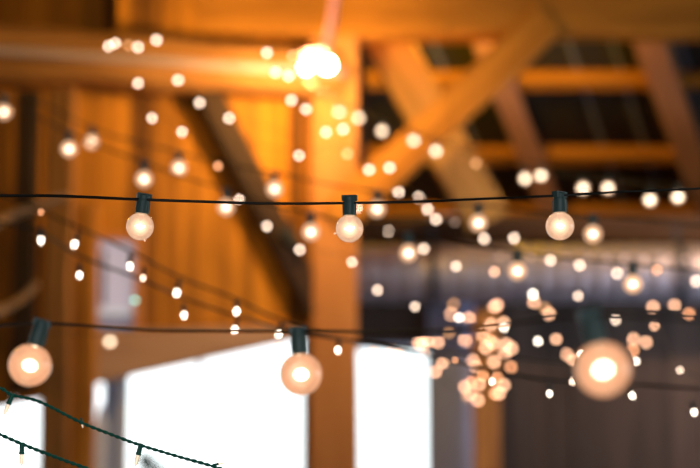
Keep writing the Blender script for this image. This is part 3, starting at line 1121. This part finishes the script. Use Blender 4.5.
# the crowded cluster hanging before the dark wall
cl = [
    (453.6, 304, 14, 'dim'), (451, 314, 14.5, 'peach'), (469, 318, 14.5, 'peach'), (497, 305, 14.6, 'peach'), (494, 306.5, 14.4, 'peach'), (504, 322.5, 13.6, 'peach'), (491, 324, 14.2, 'peach'),
    (534, 302, 14.5, 'peach'), (545, 308, 14, 'dim'), (549, 313.6, 14.5, 'peach'),
    (422, 343, 14.5, 'peach'), (428, 341.5, 13.4, 'peach'), (438, 342, 14, 'peach'), (449, 333, 13, 'dim'), (464.7, 340, 15, 'peach'), (483, 335, 14.5, 'peach'), (486, 347.6, 14.5, 'peach'), (493.5, 343.5, 14.3, 'peach'), (490, 340, 14, 'orange'),
    (506, 344, 14.5, 'peach'), (511.5, 348, 14.8, 'peach'), (504.5, 354.5, 14.5, 'peach'), (494, 361.6, 14.5, 'peach'), (511, 366.6, 14, 'orange'),
    (442.6, 363, 13.2, 'peach'), (435.5, 371.6, 13.6, 'peach'), (473, 360.6, 14.5, 'peach'), (475.5, 366, 13, 'peach'),
    (483, 376, 12.8, 'orange'), (471, 382, 13, 'orange'), (464.7, 386.7, 14, 'peach'), (479.3, 384.7, 14.2, 'peach'), (469.7, 393.5, 14.8, 'peach'), (478, 400, 14.5, 'peach'), (467, 396, 13.6, 'dim'),
    (496.5, 378, 14, 'orange'), (504, 385, 14.2, 'peach'), (495, 393, 14, 'orange'), (499, 393, 14.8, 'peach'),
]
clab = [
    'dim brown dot topmost at the near end of the cluster', 'peach dot under the dim brown dot, left of a small bright dot', 'peach dot with flat bottom right of a small bright dot, below the duct',
    'peach dot, front one of the stacked pair topping the cluster', 'peach dot, rear one of the stacked pair topping the cluster', 'peach dot below the stacked pair, upper of two', 'peach dot crossed by the cord below the stacked pair',
    'peach dot under the bright dot at the lower duct edge', 'dim brown dot behind a flat-bottomed peach dot below the duct', 'peach dot with flat bottom, lowest of the slanting three below the duct',
    'peach dot on the edge of the narrow opening, first of three touching', 'peach dot in the middle of three touching by the narrow opening', 'peach dot, last of three touching by the narrow opening', 'dim purplish dot on the cord above the flat-topped dot', 'flat-topped peach dot alone between the trio and the crowd',
    'peach dot under the cord, upper corner of the crowd', 'peach dot at the side of the crowd below the cord', 'pale peach dot at the bright middle of the crowd', 'orange peach dot behind the bright middle of the crowd',
    'peach dot overlapping in the upper far side of the crowd', 'peach dot outermost on the far side of the crowd', 'pale peach dot where three overlap on the far side of the crowd', 'round peach dot alone under the middle of the crowd', 'dull orange dot lowest on the far side of the crowd',
    'peach dot striped by the slanting cord, by the narrow opening', 'peach dot below the striped dot, by the narrow opening', 'peach dot above the slanting cord, left of the round lone dot', 'pale half dot cut by the slanting cord under a peach dot',
    'orange dot just under the slanting cord, atop the lower bunch', 'dull orange dot behind the top of the lower bunch', 'peach dot at the outer side of the lower bunch', 'peach dot at the inner top of the lower bunch', 'pale peach dot at the middle of the lower bunch', 'peach dot at the very bottom of the lower bunch', 'dim dot peeking out behind the lower bunch',
    'orange dot behind a tiny white dot above the tan post', 'peach dot, upper of the overlapping trio above the tan post', 'orange dot, behind in the overlapping trio above the tan post', 'pale peach dot, front of the overlapping trio above the tan post',
]
clab = [l.replace(', left of', ' beside') for l in clab]
pts = []
for c, l in zip(cl, clab):
    pts.append(mini(*c, l, 'crowded peach cluster'))
rest = pts[1:]; path = [pts[0]]
while rest:
    q = min(rest, key=lambda v: (v - path[-1]).length); rest.remove(q); path.append(q)
o = tube('light_cord', [path[0] + Vector((0, .2, 1.2))] + path, .0012, M['cord_far'], n=3, seg=6); tag(o, 'thin tangled cord inside the crowded peach cluster', 'cord')
string([
    (556, 339, 13, 'peach', 'peach dot striped by cords beside the far side of the crowd'),
    (567, 354, 14, 'peach', 'peach dot, upper of an overlapping pair by the largest globe'),
    (573, 360, 13.2, 'peach', 'peach dot, lower of an overlapping pair by the largest globe'),
    (633, 350, 14, 'orange', 'orange dot, lowest of the trio past the largest globe'),
    (633.7, 339, 14.4, 'peach', 'peach dot, top of the trio past the largest globe'),
    (646, 342, 14, 'peach', 'peach dot, outer one of the trio past the largest globe'),
    (653, 306.7, 14, 'peach', 'flat-bottomed peach dot below the duct, first of three in line'),
    (674.5, 305, 13.8, 'peach', 'flat-bottomed peach dot below the duct, second of three in line'),
    (689, 313.7, 13.6, 'orange', 'orange dot striped by the cord, third of three below the duct'),
], 'peach dots past the crowd', 'thin far cord joining the peach dots past the crowd', (-60, -60), (60, -10))
for x, y, D, t, l in (
    (459, 317.6, 10.6, 'white', 'small bright dot between two peach dots below the duct'),
    (504, 327.5, 10.6, 'white', 'small bright dot crossed by the cord at the crowd top'),
    (538, 341, 11, 'white', 'small bright dot alone between the crowd and the striped dot'),
    (581, 354, 9.4, 'white', 'small bright dot tucked against the largest globe'),
    (636, 361, 10, 'white', 'small bright dot under the trio past the largest globe'),
    (455, 360, 8, 'orange', 'tiny dull orange dot above the slanting cord'),
    (418.5, 343, 14, 'peach', 'peach dot at the top corner of the narrow white opening'),
    (373.5, 352.5, 13, 'peach', 'faint peach dot on the top edge of the narrow white opening'),
    (391.5, 350, 12.5, 'peach', 'faint peach dot at the middle top of the narrow white opening'),
    (398.5, 354, 12.5, 'peach', 'faint peach dot lower in the narrow white opening'),
    (279, 346, 10, 'peach', 'faint peach dot on the sloping header edge'),
    (425, 374 - 20, 11, 'peach', 'peach dot at the corner of narrow opening and grey panel'),
):
    mini(x, y, D, t, l, 'scattered dots by the lower cords')
# dim glowing bulbs set in a row for string-light reflections on the duct
for i, x in enumerate((500, 515, 531, 545, 566, 590, 607, 624, 645, 668, 686)):
    mini(x, 256 + (x - 500) * .012, 14, 'faint', 'faint pinkish reflection dot in a row along the duct top', 'faint reflection row along the duct')

# two falling cords of nearer mini lights, sockets showing
d1 = [
    (75, 243, 9.6, 'white', 'mini light with tilted bulb on the higher falling cord, first before boards', -20),
    (130, 265, 9, 'white', 'mini light over the lavender window, on the higher falling cord', 0),
    (177, 291.5, 9.6, 'white', 'mini light on the higher falling cord, first past the lavender window', -12),
    (236.5, 310, 9.4, 'white', 'mini light on the higher falling cord, just above the header board', 0),
    (279, 333, 9, 'white', 'mini light on the header, partly behind the large bulb socket', -16),
    (338, 349, 8.8, 'white', 'mini light hanging on the corner post below the joined cords', -5),
    (492, 380.5, 7.6, 'white', 'tiny white mini light in front of the peach cluster bottom', 0),
    (549.5, 392.5, 7.6, 'white', 'mini light with green socket hanging on the dark wall past the tan post', 0),
    (631.7, 394.5, 8.6, 'white', 'mini light tilted under the largest globe bulb', 25),
    (694, 411, 8.6, 'white', 'mini light with green socket at the picture edge, lowest of all', 10),
]
t1 = []
for it in d1:
    t1.append(mini(*it[:5], 'mini lights on the higher falling cord', True, it[5]))
z = zD(9)
pp = [P(-60, 182, 4.6), P(20, 205, 4.5)] + [t + UP * .002 for t in t1] + [P(760, 396, 3.8)]
pp = [P(-60, 176, 4.6), P(10, 198, 4.4), P(75, 226, zD(9.6)), P(130, 251, zD(9)), P(177, 276, zD(9.5)), P(236, 299, zD(9.4)), P(280, 320, zD(9)), P(338, 338, zD(8.8)), P(420, 354, 4.0), P(492, 370, zD(7.6)), P(549.5, 380, zD(7.6)), P(631, 384, zD(8.2)), P(700, 389, 3.9), P(780, 392, 3.9)]
o = tube('light_cord', pp, .0032, M['cord'], n=10); tag(o, 'blurred falling cord of mini lights continuing over the dark wall', 'cord')
d2 = [
    (41, 239, 9.4, 'white', 'mini light on the dark boards, first on the lower falling cord', 0),
    (79.5, 274, 8.8, 'white', 'mini light hanging below the cords, beside the lavender window edge', 0),
    (143, 277, 8, 'cream', 'small mini light just past the lavender window, on the lower falling cord', 0),
    (184, 314, 8.8, 'white', 'mini light with socket above the header board, on the lower falling cord', 4),
    (235, 328.5, 8.8, 'white', 'mini light resting on the header board top, lower of two there', -16),
    (297.7, 339, 7.4, 'cream', 'tiny mini light glinting on the large bulb socket', 0),
]
for it in d2:
    mini(*it[:5], 'mini lights on the lower falling cord', True, it[5])
pp = [P(-60, 206, 4.5), P(0, 222, 4.3), P(41, 232, zD(9.4)), P(80, 256, zD(8.8)), P(140, 279, zD(8.4)), P(184, 298, zD(8.8)), P(237, 316, zD(8.8)), P(298, 332, zD(8)), P(370, 343, 4.0), P(450, 352, 4.2), P(600, 366, 4.6)]
o = tube('light_cord', pp, .0032, M['cord'], n=10); tag(o, 'blurred lower falling cord of mini lights ending past the post', 'cord')
for x, y, D, t, l in ((572.4, 380.5, 7.8, 'cream', 'small peach mini light on the slanting cord beside the largest globe'),):
    mini(x, y, D, t, l, 'mini lights on the higher falling cord', True)
# the two sharp green cords, bottom corner
ca = [P(-30, 380, 2.46), P(0, 388, 2.45), P(12, 395, 2.45), P(40, 402, 2.44), P(80, 422, 2.43), P(110, 434, 2.42), P(140, 445, 2.41), P(180, 457, 2.4), P(212, 466, 2.4), P(270, 484, 2.4)]
o = twisted('light_cord', ca, .0015, M['cord_green']); tag(o, 'sharp green twisted cord slanting before the openings, the upper one', 'cord')
cb = [P(-30, 422, 2.4), P(0, 434.5, 2.4), P(22, 444, 2.4), P(50, 455, 2.39), P(80, 466, 2.38), P(120, 480, 2.38)]
o = twisted('light_cord', cb, .0016, M['cord_green']); tag(o, 'sharp green twisted cord cutting the bottom corner, the lower one', 'cord')


def sharp_mini(px, py, z, lean, label, lit=True, s=1.0):
    e = empty('mini_light_bulb', P(px, py, z)); e.rotation_euler = (0, -math.radians(lean), 0)
    e.scale = (s, s, s)
    tag(e, label, 'string light', 'mini lights on the sharp green cords')
    bm = bmesh.new(); bm_lathe(bm, [(0, .001), (.0028, .001), (.0036, -.001), (.0036, -.013), (.0042, -.0135), (.0042, -.0165), (0, -.0165)], 14)
    link_bm('socket', bm, M['cord_green'], e)
    bm = bmesh.new(); bm_lathe(bm, [(.0026, -.0165), (.0030, -.019), (.0030, -.026), (.0022, -.030), (.0008, -.033), (0, -.0335)], 14)
    link_bm('lit_bulb', bm, M['mini_lit'], e, True)
    return e


M['mini_lit'] = globe_glass('mini_lit_glass', lin(255, 225, 190), 1.3, .45)
sharp_mini(13, 394, 2.45, -22, 'sharp mini light beside the small white opening, on the upper green cord')
sharp_mini(81, 418, 2.43, 12, 'dark little mini light under the upper green cord by the brown posts', s=.45)
sharp_mini(141, 444, 2.41, -14, 'sharp lit mini light hanging before the large white opening')
sharp_mini(22, 443, 2.4, 0, 'sharp mini light with straight socket on the lower green cord')
sharp_mini(213, 465, 2.4, 100, 'green mini light end at the bottom of the large white opening', s=.5)

# something dark green standing outside, at the foot of the openings
M['shrub'] = principled('shrub_leaf', lin(60, 110, 90), .6)


def shrub(px, py, y, rad, label, n=160):
    c = PY(px, py, y)
    e = empty('garden_shrub', (c.x, c.y, -.12))
    bm = bmesh.new()
    H = c.z + .12
    for k in range(n):
        t = random.random()
        a = random.uniform(0, 2 * PI); q = rad * (1 - .5 * t) * math.sqrt(random.random())
        p = Vector((q * math.cos(a), q * math.sin(a), H * (.25 + .75 * t)))
        s = random.uniform(.05, .09)
        R = Matrix.Rotation(random.uniform(0, 6.3), 3, 'Z') @ Matrix.Rotation(random.uniform(-1.2, 1.2), 3, 'X')
        vs = [bm.verts.new(p + R @ Vector(v)) for v in ((0, -s, 0), (s * .5, 0, s * .15), (0, s, 0), (-s * .5, 0, s * .15))]
        bm.faces.new(vs)
    link_bm('leaves', bm, M['shrub'], e)
    bm = bmesh.new()
    for k in range(5):
        a = k * 1.26
        bm_tube(bm, [Vector((0, 0, 0)), Vector((.3 * rad * math.cos(a), .3 * rad * math.sin(a), H * .45)), Vector((.6 * rad * math.cos(a), .6 * rad * math.sin(a), H * .85))], .012, 6)
    link_bm('stems', bm, M['timber_dark'], e)
    tag(e, label, 'shrub')


shrub(152, 458, 11.5, .2, 'dark green shrub outside at the foot of the large opening')

# ------------------------------------------------------------------ light
def point(name, loc, power, col, size=.08):
    l = bpy.data.lights.new(name, 'POINT'); l.energy = power; l.color = col; l.shadow_soft_size = size
    o = bpy.data.objects.new(name, l); C.objects.link(o); o.location = loc
    return o


def area(name, loc, target, power, col, sx, sy):
    l = bpy.data.lights.new(name, 'AREA'); l.energy = power; l.color = col; l.shape = 'RECTANGLE'; l.size = sx; l.size_y = sy
    o = bpy.data.objects.new(name, l); C.objects.link(o); o.location = loc
    o.rotation_euler = (Vector(target) - Vector(loc)).to_track_quat('-Z', 'Y').to_euler()
    return o


WARM = (1, .54, .02)
point('warm_fill_a', (-.7, 7.7, 4.2), 20, WARM, .1)  # unseen warm fill added for the boards
point('warm_fill_b', PY(450, 8, 10.25), 120, WARM, .06)  # unseen warm fill added behind the beam to light purlins and rafters
point('warm_fill_c', (-3.0, 6.8, 3.8), 30, WARM, .1)  # unseen warm fill added for the left side
point('work_lamp_light', P(308, 76, 9.02), 72, (1, .56, .17), .06)
# cool fills added: one at the duct's underside, one from behind the camera
sd = area('duct_cool_fill', (5.2, 7.4, .9), (1.9, 10, 2.3), 15, (.66, .74, 1.0), 1.6, 1.4)
sd.data.spread = math.radians(48)
area('rear_fill', (.5, -6.8, 2.0), (.5, 9, 2.0), 170, (.9, .93, 1.0), 5, 3.6)
# unseen spot added out of frame to brighten the duct top
sl = bpy.data.lights.new('duct_fill_spot', 'SPOT'); sl.energy = 190; sl.color = (1, .62, .40); sl.spot_size = math.radians(95); sl.spot_blend = .6; sl.shadow_soft_size = .08
so = bpy.data.objects.new('duct_fill_spot', sl); C.objects.link(so); so.location = (2.9, 8.9, 3.5)
so.rotation_euler = (Vector((1.5, 10.05, 2.55)) - so.location).to_track_quat('-Z', 'Y').to_euler()

w = bpy.data.worlds.new('World'); S.world = w
w.use_nodes = True
bg = w.node_tree.nodes['Background']
bg.inputs[0].default_value = (.93, .98, 1.0, 1)
bg.inputs[1].default_value = 2.3
